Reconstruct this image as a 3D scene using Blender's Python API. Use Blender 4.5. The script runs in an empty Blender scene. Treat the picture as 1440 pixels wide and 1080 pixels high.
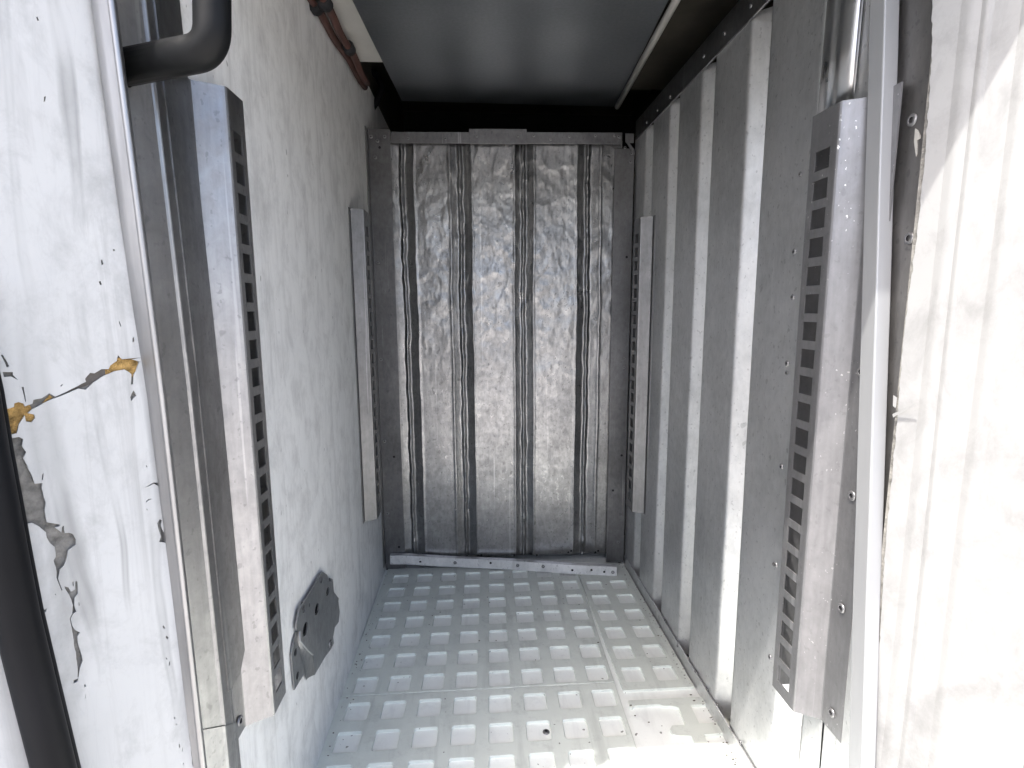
import bpy, bmesh, math, random
from mathutils import Vector, Matrix, noise

random.seed(7)
scene = bpy.context.scene
COL = scene.collection

# ------------------------------------------------------------------ camera
cam_d = bpy.data.cameras.new('camera')
cam_d.sensor_width = 36.0
cam_d.lens = 18.5276
cam_d.clip_start = 0.01
cam_d.clip_end = 300
cam = bpy.data.objects.new('camera', cam_d)
COL.objects.link(cam)
RX = Vector((0.9976344, -0.0685431, -0.0052318))
UX = Vector((0.0148969, 0.1412684, 0.9898592))
FX = Vector((0.0671090, 0.9875956, -0.1419553))
cam.matrix_world = Matrix(((RX.x, UX.x, -FX.x, 0), (RX.y, UX.y, -FX.y, 0),
                           (RX.z, UX.z, -FX.z, 0.7961), (0, 0, 0, 1)))
scene.camera = cam

# ------------------------------------------------------------------ daylight
SUN = Vector((1.20, 1.0, -2.95)).normalized()          # direction the sunlight travels
world = bpy.data.worlds.new('World')
scene.world = world
world.use_nodes = True
wn = world.node_tree
bg = wn.nodes['Background']
sky = wn.nodes.new('ShaderNodeTexSky')
sky.sky_type = 'NISHITA'
sky.sun_disc = False
sky.sun_elevation = math.asin(-SUN.z)
sky.sun_rotation = math.atan2(-SUN.x, -SUN.y)
sky.dust_density = 5.0
sky.air_density = 0.8
sky.ozone_density = 0.75
wn.links.new(sky.outputs[0], bg.inputs[0])
bg.inputs[1].default_value = 0.15
sun_d = bpy.data.lights.new('sun', 'SUN')
sun_d.energy = 2.0
sun_d.angle = math.radians(0.6)
sun_d.color = (1.0, 0.965, 0.91)
sun = bpy.data.objects.new('sun', sun_d)
sun.rotation_euler = SUN.to_track_quat('-Z', 'Y').to_euler()
sun.location = (-2, -2, 5)
COL.objects.link(sun)
scene.view_settings.view_transform = 'Standard'
scene.view_settings.look = 'None'
scene.view_settings.exposure = 1.9
scene.view_settings.gamma = 1.0
scene.view_settings.use_curve_mapping = False
scene.render.engine = 'CYCLES'
scene.cycles.max_bounces = 12
scene.cycles.diffuse_bounces = 7
scene.cycles.glossy_bounces = 6
scene.cycles.use_denoising = True
scene.cycles.sample_clamp_indirect = 6.0
scene.cycles.caustics_reflective = False

# ------------------------------------------------------------------ materials
class NT:
    def __init__(self, name):
        self.m = bpy.data.materials.new(name)
        self.m.use_nodes = True
        self.t = self.m.node_tree
        self.b = self.t.nodes['Principled BSDF']
        self.tc = self.t.nodes.new('ShaderNodeTexCoord')
    def n(self, kind, **kw):
        x = self.t.nodes.new(kind)
        for k, v in kw.items():
            setattr(x, k, v)
        return x
    def l(self, a, b):
        self.t.links.new(a, b)
    def mapping(self, scale):
        mp = self.n('ShaderNodeMapping')
        mp.inputs['Scale'].default_value = scale
        self.l(self.tc.outputs['Object'], mp.inputs['Vector'])
        return mp.outputs[0]
    def noise(self, scale, stretch=(1, 1, 1), detail=5, rough=0.55, distort=0.0):
        x = self.n('ShaderNodeTexNoise')
        x.inputs['Scale'].default_value = scale
        x.inputs['Detail'].default_value = detail
        x.inputs['Roughness'].default_value = rough
        x.inputs['Distortion'].default_value = distort
        self.l(self.mapping(stretch), x.inputs['Vector'])
        return x.outputs['Fac']
    def ramp(self, fac, stops):
        r = self.n('ShaderNodeValToRGB')
        while len(r.color_ramp.elements) < len(stops):
            r.color_ramp.elements.new(0.5)
        for e, (p, c) in zip(r.color_ramp.elements, stops):
            e.position = p
            e.color = (c, c, c, 1) if isinstance(c, (int, float)) else (*c, 1)
        self.l(fac, r.inputs[0])
        return r.outputs[0]
    def mix(self, fac, a, b, blend='MIX'):
        x = self.n('ShaderNodeMix', data_type='RGBA', blend_type=blend)
        if isinstance(fac, (int, float)):
            x.inputs[0].default_value = fac
        else:
            self.l(fac, x.inputs[0])
        for s, v in ((x.inputs[6], a), (x.inputs[7], b)):
            if isinstance(v, tuple):
                s.default_value = (*v, 1)
            else:
                self.l(v, s)
        return x.outputs[2]
    def bump(self, fac, strength, dist=0.002):
        x = self.n('ShaderNodeBump')
        x.inputs['Strength'].default_value = strength
        x.inputs['Distance'].default_value = dist
        self.l(fac, x.inputs['Height'])
        if self.b.inputs['Normal'].links:
            self.l(self.b.inputs['Normal'].links[0].from_socket, x.inputs['Normal'])
        self.l(x.outputs[0], self.b.inputs['Normal'])
    def set(self, **kw):
        for k, v in kw.items():
            s = self.b.inputs[k.replace('_', ' ')]
            if isinstance(v, (int, float)):
                s.default_value = v
            elif isinstance(v, tuple):
                s.default_value = (*v, 1)
            else:
                self.l(v, s)
        return self

def metal(name, lo, hi, r0, r1, specks=0.0, stretch=(1, 1, 0.25), bump=0.15, chips=False, bscale=60, mottle=0.0, metallic=1.0):
    a = NT(name)
    big = a.noise(7, (1, 1, 0.6), 6, 0.6)
    fine = a.noise(160, stretch, 3, 0.6)
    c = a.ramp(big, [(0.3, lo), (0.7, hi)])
    c = a.mix(0.16, c, a.ramp(fine, [(0.3, 0.3), (0.7, 0.8)]), 'OVERLAY')
    rg = a.ramp(a.noise(14, (1, 1, 0.4), 5, 0.6), [(0.3, r0), (0.7, r1)])
    if mottle:
        m1 = a.noise(70, (1, 1, 0.8), 6, 0.7, 0.5)
        c = a.mix(mottle, c, a.ramp(m1, [(0.32, 0.12), (0.5, 0.5), (0.68, 0.9)]), 'OVERLAY')
        m2 = a.noise(24, (1, 1, 0.7), 7, 0.68, 0.8)
        c = a.mix(mottle * 0.8, c, a.ramp(m2, [(0.34, 0.18), (0.5, 0.5), (0.66, 0.85)]), 'OVERLAY')
        rg = a.mix(0.5, rg, a.ramp(m1, [(0.35, r1 + 0.1), (0.65, r0)]))
        scr = a.noise(90, (1, 0.6, 0.02), 2, 0.5, 0.3)
        c = a.mix(a.ramp(scr, [(0.66, 0.0), (0.72, 0.22)]), c, (0.75, 0.75, 0.76))
    if specks:
        sp = a.noise(150, (1, 1, 0.8), 2, 0.5)
        c = a.mix(a.ramp(sp, [(0.64, 0.0), (0.70, specks)]), c, (0.10, 0.10, 0.105))
        sp2 = a.noise(60, (1, 1, 0.7), 1, 0.5)
        c = a.mix(a.ramp(sp2, [(0.74, 0.0), (0.77, specks)]), c, (0.08, 0.08, 0.085))
    if chips:
        cp = a.noise(240, (1, 1, 0.7), 2, 0.5)
        zone = a.ramp(a.noise(5, (1, 1, 1), 2), [(0.45, 0.0), (0.6, 1.0)])
        f = a.mix(1.0, a.ramp(cp, [(0.69, 0.0), (0.73, 1.0)]), zone, 'MULTIPLY')
        c = a.mix(f, c, (0.85, 0.85, 0.84))
        rg = a.mix(f, rg, (0.7, 0.7, 0.7))
    a.set(Base_Color=c, Metallic=metallic, Roughness=rg)
    if bump:
        a.bump(a.noise(bscale, (1, 1, 0.6), 5, 0.65), bump, 0.0012)
    return a.m

M = {}
M['galv'] = metal('galvanised_sheet', (0.52, 0.53, 0.53), (0.70, 0.705, 0.71), 0.34, 0.48, 0.32, bump=0.06, mottle=0.13, metallic=0.84)
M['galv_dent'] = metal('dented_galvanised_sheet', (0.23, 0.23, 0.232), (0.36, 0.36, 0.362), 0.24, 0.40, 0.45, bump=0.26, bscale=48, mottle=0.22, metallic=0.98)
M['steel'] = metal('stainless_steel', (0.24, 0.24, 0.243), (0.33, 0.33, 0.334), 0.28, 0.40, 0.25, (1, 1, 0.06), 0.04, mottle=0.14)
M['rail'] = metal('rail_steel', (0.29, 0.29, 0.295), (0.37, 0.37, 0.375), 0.30, 0.44, 0.3, (1, 1, 0.1), 0.04, mottle=0.10)
M['rail_chip'] = metal('chipped_rail_steel', (0.20, 0.20, 0.205), (0.27, 0.27, 0.275), 0.32, 0.44, 0.2, (1, 1, 0.1), 0.03, True, metallic=0.7, mottle=0.08)
M['dull'] = metal('dull_steel', (0.13, 0.13, 0.133), (0.20, 0.20, 0.205), 0.40, 0.52, 0.4, (1, 1, 0.3), 0.06, mottle=0.14)
M['rail_far'] = metal('dull_rail_steel', (0.20, 0.20, 0.203), (0.26, 0.26, 0.263), 0.34, 0.46, 0.2, (1, 1, 0.1), 0.03, mottle=0.10)
M['chrome'] = metal('polished_steel', (0.62, 0.62, 0.625), (0.70, 0.70, 0.705), 0.26, 0.32, 0.0, (1, 1, 0.05), 0.0)
M['alu'] = metal('aluminium', (0.34, 0.34, 0.343), (0.43, 0.43, 0.433), 0.36, 0.50, 0.0, (1, 1, 0.1), 0.06, bscale=30)
M['blotch'] = metal('weathered_steel', (0.16, 0.155, 0.15), (0.30, 0.29, 0.28), 0.40, 0.6, 0.3, (1, 1, 0.3), 0.1)

def white_grp(name, base, dirt, streak, scale=1.0, dark_specks=True, lines=False):
    a = NT(name)
    mott = a.noise(5 * scale, (1, 1, 0.7), 7, 0.62)
    c = a.ramp(mott, [(0.28, tuple(base[i] * (1 - dirt) for i in range(3))), (0.66, base)])
    st = a.noise(34, (1, 1, 0.045), 5, 0.65, 1.2)
    zone = a.ramp(a.noise(3.2, (1, 1, 0.6), 3), [(0.36, 0.0), (0.54, 1.0)])
    f = a.mix(1.0, a.ramp(st, [(0.50, 0.0), (0.70, streak)]), zone, 'MULTIPLY')
    c = a.mix(f, c, (0.27, 0.27, 0.265))
    blot = a.noise(26, (1, 1, 0.55), 8, 0.72, 0.4)
    c = a.mix(a.ramp(blot, [(0.48, 0.0), (0.72, 0.75)]), c, tuple(x * 0.62 for x in base))
    hair = a.noise(55, (1, 1, 0.10), 2, 0.5, 2.0)
    c = a.mix(a.ramp(hair, [(0.488, 0.0), (0.5, 0.14 * streak), (0.512, 0.0)]), c, (0.3, 0.3, 0.3))
    if dark_specks:
        sp = a.noise(130, (1, 1, 0.5), 1, 0.5)
        c = a.mix(a.ramp(sp, [(0.755, 0.0), (0.79, 0.6)]), c, (0.16, 0.16, 0.16))
    if lines:
        for sc_, dist, k0 in ((7.0, 5.0, 0.85), (17.0, 7.0, 0.7)):
            wv = a.n('ShaderNodeTexWave', wave_type='BANDS', bands_direction='X')
            wv.inputs['Scale'].default_value = sc_
            wv.inputs['Distortion'].default_value = dist
            wv.inputs['Detail'].default_value = 3.0
            wv.inputs['Detail Scale'].default_value = 0.6
            a.l(a.mapping((1, 1, 0.22)), wv.inputs['Vector'])
            zz_ = a.ramp(a.noise(4 + sc_ * 0.3, (1, 1, 0.5), 3), [(0.44, 0.0), (0.58, 1.0)])
            f = a.mix(1.0, a.ramp(wv.outputs['Fac'], [(0.80, 0.0), (0.95, k0), (1.0, k0 * 0.6)]), zz_, 'MULTIPLY')
            c = a.mix(f, c, (0.24, 0.245, 0.24))
    a.set(Base_Color=c, Roughness=a.ramp(mott, [(0.3, 0.62), (0.7, 0.45)]))
    gr = a.noise(11, (1, 1, 0.8), 9, 0.78, 0.3)
    c = a.mix(a.ramp(gr, [(0.50, 0.0), (0.66, 0.35)]), c, tuple(x * 0.5 for x in base))
    a.set(Base_Color=c)
    a.bump(a.noise(9, (1, 1, 0.6), 5, 0.6), 0.25, 0.004)
    a.bump(a.noise(140, (1, 1, 1), 2), 0.06, 0.0006)
    return a.m
M['wall_white'] = white_grp('white_wall_skin', (0.88, 0.89, 0.885), 0.10, 0.30)
M['jamb_paint'] = white_grp('scuffed_white_paint', (0.52, 0.53, 0.525), 0.10, 0.8, 1.6, False, True)
M['jamb_paint_sun'] = white_grp('sun_dimmed_white_paint', (0.285, 0.288, 0.284), 0.10, 0.5, dark_specks=False)  # white jamb paint darkened to offset the direct sun on it

def plain(name, col, rough, spec=0.5, var=0.2, scale=20, bump=0.1, bdist=0.001, stretch=(1, 1, 1)):
    a = NT(name)
    f = a.noise(scale, stretch, 6, 0.6)
    c = a.ramp(f, [(0.25, tuple(x * (1 - var) for x in col)), (0.75, tuple(min(1, x * (1 + var)) for x in col))])
    a.set(Base_Color=c, Roughness=rough)
    a.b.inputs['Specular IOR Level'].default_value = spec
    if bump:
        a.bump(a.noise(scale * 3, stretch, 4, 0.6), bump, bdist)
    return a.m
M['fibre'] = plain('bare_fibreglass', (0.20, 0.195, 0.18), 0.85, 0.2, 0.6, 90, 0.8, 0.002)
M['foam'] = plain('yellow_foam', (0.42, 0.27, 0.10), 0.95, 0.1, 0.75, 150, 1.0, 0.004)
M['crack_dark'] = plain('crack_dirt', (0.12, 0.11, 0.10), 0.95, 0.1, 0.4, 60)
M['rubber'] = plain('black_rubber', (0.004, 0.0045, 0.006), 0.55, 0.14, 0.3, 12, 0.05)
M['handle'] = plain('black_plastic', (0.004, 0.0045, 0.005), 0.5, 0.2, 0.25, 90, 0.12, 0.0006)
M['copper'] = plain('rusty_copper', (0.07, 0.030, 0.023), 0.6, 0.5, 0.5, 22)
M['olive'] = plain('dark_olive_insulation', (0.055, 0.05, 0.04), 0.7, 0.3, 0.4, 9)  # olive lining colour, also darkens the roof and side of the void
M['dark'] = plain('dark_parts_and_shade', (0.02, 0.02, 0.022), 0.8, 0.2, 0.4, 9)  # black clamps and unseen backs; stands for shade in void and holes
M['plate'] = metal('grey_cold_plate', (0.175, 0.19, 0.205), (0.235, 0.25, 0.265), 0.34, 0.46, 0.0, (1, 1, 1), 0.05, bscale=20)
M['cove'] = plain('grubby_white_cove', (0.55, 0.54, 0.51), 0.6, 0.4, 0.15, 8)
M['tube'] = plain('dull_white_tube', (0.45, 0.44, 0.41), 0.45, 0.5, 0.2, 9)
M['pale'] = plain('pale_anodised_edge', (0.38, 0.39, 0.40), 0.55, 0.4, 0.08, 14, 0.05, 0.001, (1, 1, 0.2))
M['pale'].node_tree.nodes['Principled BSDF'].inputs['Metallic'].default_value = 0.45
M['concrete'] = plain('pale_concrete', (0.46, 0.45, 0.43), 0.9, 0.3, 0.25, 1.2, 0.5, 0.01)
M['body'] = plain('white_van_paint', (0.75, 0.76, 0.76), 0.4, 0.5, 0.03, 5)

def plastic(name, base, dirt, dirt_amt):
    a = NT(name)
    f = a.noise(8, (1, 1, 1), 7, 0.65)
    c = a.ramp(f, [(0.25, tuple(x * 0.88 for x in base)), (0.7, base)])
    g = a.noise(4.5, (1, 1, 1), 6, 0.7)
    c = a.mix(a.ramp(g, [(0.5, 0.0), (0.75, dirt_amt)]), c, dirt)
    dr = a.noise(26, (1, 0.12, 1), 4, 0.6, 0.8)
    c = a.mix(a.ramp(dr, [(0.55, 0.0), (0.72, 0.35)]), c, tuple(x * 0.75 for x in dirt))
    ed = a.noise(20, (1, 1, 1), 8, 0.75)
    c = a.mix(a.ramp(ed, [(0.53, 0.0), (0.68, 0.4)]), c, tuple(x * 0.8 for x in dirt))
    sp = a.noise(85, (1, 1, 1), 1, 0.5)
    c = a.mix(a.ramp(sp, [(0.765, 0.0), (0.79, 0.8)]), c, (0.08, 0.08, 0.08))
    a.set(Base_Color=c, Roughness=a.ramp(f, [(0.3, 0.55), (0.7, 0.38)]))
    a.bump(a.noise(60, (1, 1, 1), 3), 0.08, 0.001)
    return a.m
M['mat'] = plastic('white_plastic_grid', (0.70, 0.75, 0.70), (0.42, 0.45, 0.43), 0.55)
M['base'] = plastic('white_floor_skin', (0.89, 0.93, 0.90), (0.76, 0.79, 0.78), 0.5)

def lerp(a, b, t): return a + (b - a) * max(0.0, min(1.0, t))

# ------------------------------------------------------------------ builders
def props(o, label=None, cat=None, group=None, kind=None):
    for k, v in (('label', label), ('category', cat), ('group', group), ('kind', kind)):
        if v:
            o[k] = v
    return o

def thing(name, loc, label, cat, group=None):
    o = bpy.data.objects.new(name, None)
    o.empty_display_size = 0.05
    o.location = loc
    COL.objects.link(o)
    return props(o, label, cat, group)

def world_loc(o):
    v = Vector((0, 0, 0))
    while o:
        v += Vector(o.location)
        o = o.parent
    return v

def mesh(name, verts, faces, mat, parent=None, smooth=False, loc=(0, 0, 0), fix=True):
    """verts are in world coordinates"""
    off = world_loc(parent) + Vector(loc)
    me = bpy.data.meshes.new(name)
    me.from_pydata([tuple(Vector(v) - off) for v in verts], [], faces)
    if fix:
        bm = bmesh.new(); bm.from_mesh(me)
        bmesh.ops.recalc_face_normals(bm, faces=bm.faces)
        bm.to_mesh(me); bm.free()
    me.materials.append(M[mat])
    if smooth:
        me.polygons.foreach_set('use_smooth', [True] * len(me.polygons))
    o = bpy.data.objects.new(name, me)
    o.location = loc
    COL.objects.link(o)
    o.parent = parent
    return o

def from_bm(name, bm, mat, parent=None, smooth=False):
    bm.verts.ensure_lookup_table(); bm.verts.index_update()
    vs = [v.co.copy() for v in bm.verts]
    fs = [[v.index for v in f.verts] for f in bm.faces]
    bm.free()
    return mesh(name, vs, fs, mat, parent, smooth)

def box_bm(bm, lo, hi, bev=0.0):
    r = bmesh.ops.create_cube(bm, size=1.0)
    lo, hi = Vector(lo), Vector(hi)
    for v in r['verts']:
        v.co = Vector((lo[i] + (v.co[i] + 0.5) * (hi[i] - lo[i]) for i in range(3)))
    if bev:
        es = {e for v in r['verts'] for e in v.link_edges}
        bmesh.ops.bevel(bm, geom=list(es), offset=bev, segments=2, affect='EDGES', profile=0.5)

def box(name, lo, hi, mat, parent=None, bev=0.0):
    bm = bmesh.new(); box_bm(bm, lo, hi, bev)
    return from_bm(name, bm, mat, parent)

def prism(name, poly, z0, z1, mat, parent=None, smooth=False, zs=None):
    """vertical prism over an (x, y) outline"""
    n = len(poly)
    vs = [(x, y, z0) for x, y in poly] + [(x, y, z1) for x, y in poly]
    fs = [[i, (i + 1) % n, n + (i + 1) % n, n + i] for i in range(n)]
    fs += [list(range(n))[::-1], list(range(n, 2 * n))]
    return mesh(name, vs, fs, mat, parent, smooth)

def ragged(poly, step=0.004, amp=0.0012, seed=0.0):
    out = []
    n = len(poly)
    for i in range(n):
        a, b = Vector(poly[i]), Vector(poly[(i + 1) % n])
        k = max(1, int((b - a).length / step))
        for j in range(k):
            p = a.lerp(b, j / k)
            w = Vector((p.x * 160 + seed, p.y * 160, seed))
            out.append((p.x + amp * noise.noise(w), p.y + amp * noise.noise(w + Vector((9, 5, 2)))))
    return out

def circle(cx, cy, rx, ry=None, n=14):
    ry = ry or rx
    return [(cx + rx * math.cos(2 * math.pi * i / n), cy + ry * math.sin(2 * math.pi * i / n)) for i in range(n)]

def plate(name, loops, t, origin, U, V, mat, parent=None, warp=None, smooth=False):
    """sheet with holes: first loop the outline, the others holes; origin + u*U + v*V, thickness t along U x V"""
    cu = bpy.data.curves.new('sheet', 'CURVE')
    cu.dimensions = '2D'; cu.fill_mode = 'BOTH'; cu.extrude = t / 2
    for lp in loops:
        s = cu.splines.new('POLY'); s.points.add(len(lp) - 1)
        for p, c in zip(s.points, lp):
            p.co = (c[0], c[1], 0, 1)
        s.use_cyclic_u = True
    o = bpy.data.objects.new('sheet', cu); COL.objects.link(o)
    me = bpy.data.meshes.new_from_object(o.evaluated_get(bpy.context.evaluated_depsgraph_get()))
    bpy.data.objects.remove(o); bpy.data.curves.remove(cu)
    U, V, O = Vector(U).normalized(), Vector(V).normalized(), Vector(origin)
    N = U.cross(V)
    bm = bmesh.new(); bm.from_mesh(me); bpy.data.meshes.remove(me)
    bmesh.ops.remove_doubles(bm, verts=bm.verts, dist=1e-6)
    for v in bm.verts:
        u, w, d = v.co
        if warp:
            d += warp(u, w)
        v.co = O + U * u + V * w + N * d
    return from_bm(name, bm, mat, parent, smooth)

def tube(name, pts, r, mat, parent=None, n=14, flat=1.0, cap=True):
    bm = bmesh.new(); rings = []
    P = [Vector(p) for p in pts]
    up = None
    for i, p in enumerate(P):
        d = (P[min(i + 1, len(P) - 1)] - P[max(i - 1, 0)]).normalized()
        if up is None:
            up = Vector((0, 0, 1)) if abs(d.z) < 0.8 else Vector((0, 1, 0))
        a = (up - d * up.dot(d)).normalized(); b = d.cross(a); up = a
        rr = r[i] if isinstance(r, (list, tuple)) else r
        rings.append([bm.verts.new(p + a * rr * math.cos(2 * math.pi * k / n) + b * rr * flat * math.sin(2 * math.pi * k / n)) for k in range(n)])
    for A, B in zip(rings, rings[1:]):
        for k in range(n):
            bm.faces.new((A[k], A[(k + 1) % n], B[(k + 1) % n], B[k]))
    if cap:
        bm.faces.new(rings[0][::-1]); bm.faces.new(rings[-1])
    return from_bm(name, bm, mat, parent, True)

def arc_path(pts, r, seg=8):
    """polyline with its corners rounded"""
    P = [Vector(p) for p in pts]; out = [P[0]]
    for a, b, c in zip(P, P[1:], P[2:]):
        d1, d2 = (a - b).normalized(), (c - b).normalized()
        s, e = b + d1 * r, b + d2 * r
        for i in range(seg + 1):
            t = i / seg
            out.append((1 - t) ** 2 * s + 2 * t * (1 - t) * b + t * t * e)
    out.append(P[-1])
    return out

# one blind rivet with its hollow middle, one screw head; meshes shared by all
def head_mesh(name, prof, mat, n=16, pit=None):
    bm = bmesh.new(); rings = []
    for r, h in prof:
        rings.append([bm.verts.new((r * math.cos(2 * math.pi * k / n), r * math.sin(2 * math.pi * k / n), h)) for k in range(n)])
    for A, B in zip(rings, rings[1:]):
        for k in range(n):
            bm.faces.new((A[k], A[(k + 1) % n], B[(k + 1) % n], B[k]))
    bm.faces.new(rings[-1])
    me = bpy.data.meshes.new(name); bm.to_mesh(me); bm.free()
    me.polygons.foreach_set('use_smooth', [True] * len(me.polygons))
    me.materials.append(M[mat])
    if pit is not None:
        me.materials.append(M['dark'])  # near-black colour puts the shade into the hollow middle
        for p in me.polygons:
            if p.index >= pit * n: p.material_index = 1
    return me
RIVET = head_mesh('rivet', [(0.0052, 0), (0.0050, 0.0008), (0.0042, 0.0016), (0.0030, 0.0020), (0.0022, 0.0018), (0.0019, 0.0006), (0.0017, -0.003)], 'rail_chip', 16, 4)
BIG = head_mesh('rivet', [(0.0075, 0), (0.0072, 0.0010), (0.0060, 0.0020), (0.0044, 0.0022), (0.0034, 0.0018), (0.0030, -0.001), (0.0027, -0.004)], 'rail_chip', 16, 4)
HOLE_SHADE = head_mesh('hole', [(0.0036, 0.0), (0.0034, 0.0004), (0.0029, 0.0003), (0.0001, 0.0002)], 'dark')  # dark disc whose colour stands for the shade inside a hole

def rivet(parent, loc, nrm, me=RIVET, s=1.0, name='rivet'):
    o = bpy.data.objects.new(name, me)
    o.parent = parent
    o.location = Vector(loc) - world_loc(parent)
    o.rotation_euler = Vector(nrm).to_track_quat('Z', 'Y').to_euler()
    o.scale = (s, s, s)
    COL.objects.link(o)
    return o

XL, XR = -0.2908, 0.4581
BT = -0.0352                                           # the bulkhead stands slightly askew
def back_y(x): return 1.56 + BT * x
BU = Vector((1, BT, 0)).normalized()
BN = Vector((BT, -1, 0)).normalized()                  # towards the door
def on_back(s, z, d=0.0): return Vector((0, 1.56, 0)) + BU * s + BN * d + Vector((0, 0, z))

# ================================================================== SETTING
g = mesh('ground', [(-40, -60, -0.78), (40, -60, -0.78), (40, 30, -0.78), (-40, 30, -0.78)], [[0, 1, 2, 3]], 'concrete')
props(g, kind='structure')
fl = box('floor', (-0.40, 0.37, -0.060), (0.60, 1.75, -0.0052), 'base')
props(fl, kind='structure')

# closed van body shell, insides coloured dark to deepen the shade of the void
body = thing('van_body', (0.1, 1.2, -0.1), 'white insulated van body that encloses the dark void above the compartment', 'van body')
box('roof', (-0.62, 0.36, 1.64), (0.95, 2.5, 1.70), 'olive', body)
box('rear_wall', (-0.62, 2.44, -0.12), (0.95, 2.5, 1.638), 'dark', body)
box('underfloor', (-0.62, 0.37, -0.14), (0.95, 2.5, -0.062), 'dark', body)
box('side_wall', (0.70, 0.60, -0.06), (0.76, 2.43, 1.637), 'olive', body)
box('door_header', (-0.62, 0.402, 1.286), (0.95, 0.56, 1.637), 'body', body, 0.004)
box('door_sill', (-0.62, 0.362, -0.5), (0.95, 0.45, -0.142), 'body', body)

# ================================================================== LEFT WALL
wl = thing('wall_panel', (XL, 1.1, 0), 'white scuffed fibreglass wall panel on the left side', 'wall')
bm = bmesh.new()
NY, NZ = 60, 60
grid = [[bm.verts.new((XL + 0.0012 * noise.noise(Vector((y * 5, z * 4, 3))), y, z)) for z in [-0.02 + 1.44 * j / NZ for j in range(NZ + 1)]] for y in [0.545 + 1.885 * i / NY for i in range(NY + 1)]]
for i in range(NY):
    for j in range(NZ):
        bm.faces.new((grid[i][j], grid[i][j + 1], grid[i + 1][j + 1], grid[i + 1][j]))
from_bm('skin', bm, 'wall_white', wl, True)
box('core', (XL - 0.09, 0.60, -0.02), (XL - 0.004, 2.43, 1.64), 'olive', wl)
box('corner_strip', (XL + 0.0005, 1.525, 0.02), (XL + 0.0025, 1.563, 1.285), 'steel', wl)

# torn steel plate fixed low on the white wall
hp = thing('mounting_plate', (XL, 0.85, 0.25), 'torn grey steel mounting plate with round holes low on the white wall', 'bracket')
MX = -0.2850
PM = [(0.9212, 0.3242), (0.9460, 0.3050), (0.9531, 0.2898), (0.9654, 0.2819), (0.9642, 0.2889), (0.9814, 0.2771), (0.9816, 0.2509), (1.0147, 0.2172), (0.9938, 0.2094), (0.9758, 0.1807), (0.9608, 0.1695), (0.9641, 0.1541), (0.9421, 0.1562), (0.9102, 0.1658), (0.8438, 0.1767), (0.8430, 0.2158), (0.8215, 0.2382), (0.7868, 0.2796), (0.7915, 0.2919), (0.7756, 0.3046), (0.7772, 0.3130), (0.7948, 0.3285), (0.8383, 0.3257), (0.8947, 0.3263)]
HM = [(0.8765, 0.2786), (0.8131, 0.2818), (0.9113, 0.3138), (0.9439, 0.2736), (0.8139, 0.3163), (0.8402, 0.3078)]
RM = [(0.0120, 0.0092), (0.0130, 0.0100), (0.0066, 0.0056), (0.0100, 0.0074), (0.0070, 0.0060), (0.0032, 0.0034)]
plate('sheet', [PM] + [circle(c[0], c[1], a, b_) for c, (a, b_) in zip(HM, RM)], 0.0024, (MX, 0, 0), (0, 1, 0), (0, 0, 1), 'rail', hp)
FLG = [(0.7976, 0.2876), (0.7907, 0.2831), (0.7872, 0.2769), (0.7919, 0.2477), (0.8074, 0.2088), (0.7850, 0.2114), (0.7593, 0.2151), (0.7569, 0.2768), (0.7688, 0.2894), (0.7832, 0.2962)]
HF = [(0.7739, 0.2684), (0.7755, 0.2273)]
plate('flange', [FLG] + [circle(c[0], c[1], 0.0066, 0.0058, 12) for c in HF], 0.0018, (-0.2880, 0, 0), (0, 1, 0), (0, 0, 1), 'rail', hp)
# the web that joins flange and sheet, dished like a torn channel
EA = [(0.7937, 0.2897), (0.7850, 0.2784), (0.7891, 0.2497), (0.8046, 0.2108), (0.8124, 0.1907)]
EB = [(0.7877, 0.2944), (0.7845, 0.2811), (0.8187, 0.2401), (0.8399, 0.2175), (0.8409, 0.1789)]
vs = []; fs = []
for (a, za), (b_, zb) in zip(EA, EB):
    for k in range(6):
        t = k / 5
        vs.append((lerp(-0.2872, -0.2838, t) - 0.003 * math.sin(math.pi * t), lerp(a, b_, t), lerp(za, zb, t)))
for i in range(4):
    for k in range(5):
        fs.append([i * 6 + k, i * 6 + k + 1, i * 6 + k + 7, i * 6 + k + 6])
mesh('web', vs, fs, 'steel', hp, True)
tube('crease', [(-0.2837, y_, z_) for y_, z_ in EB[:4]], 0.0014, 'pale', hp, 8)
TAB = [(1.0242, 0.2104), (1.0309, 0.1789), (1.0197, 0.1637), (0.9919, 0.1700), (0.9765, 0.1858), (0.9863, 0.2115)]
plate('tab', [TAB], 0.0016, (-0.2890, 0, 0), (0, 1, 0), (0, 0, 1), 'alu', hp)
for c in HF:
    rivet(hp, (XL + 0.0006, c[0] + 0.0008, c[1]), (1, 0, 0), HOLE_SHADE, 2.0, 'hole')
for c, (a, b_) in zip(HM[:5], RM):
    rivet(hp, (XL + 0.0012, c[0] + 0.0075, c[1]), (1, 0, 0), HOLE_SHADE, a / 0.0036 * 1.05, 'hole')  # dark discs set deeper, painting the shade behind the openings
c0 = [(0.9393, 0.1697)][0]
rivet(hp, (MX + 0.0012, c0[0], c0[1]), (1, 0, 0), BIG, 1.0)

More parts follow.
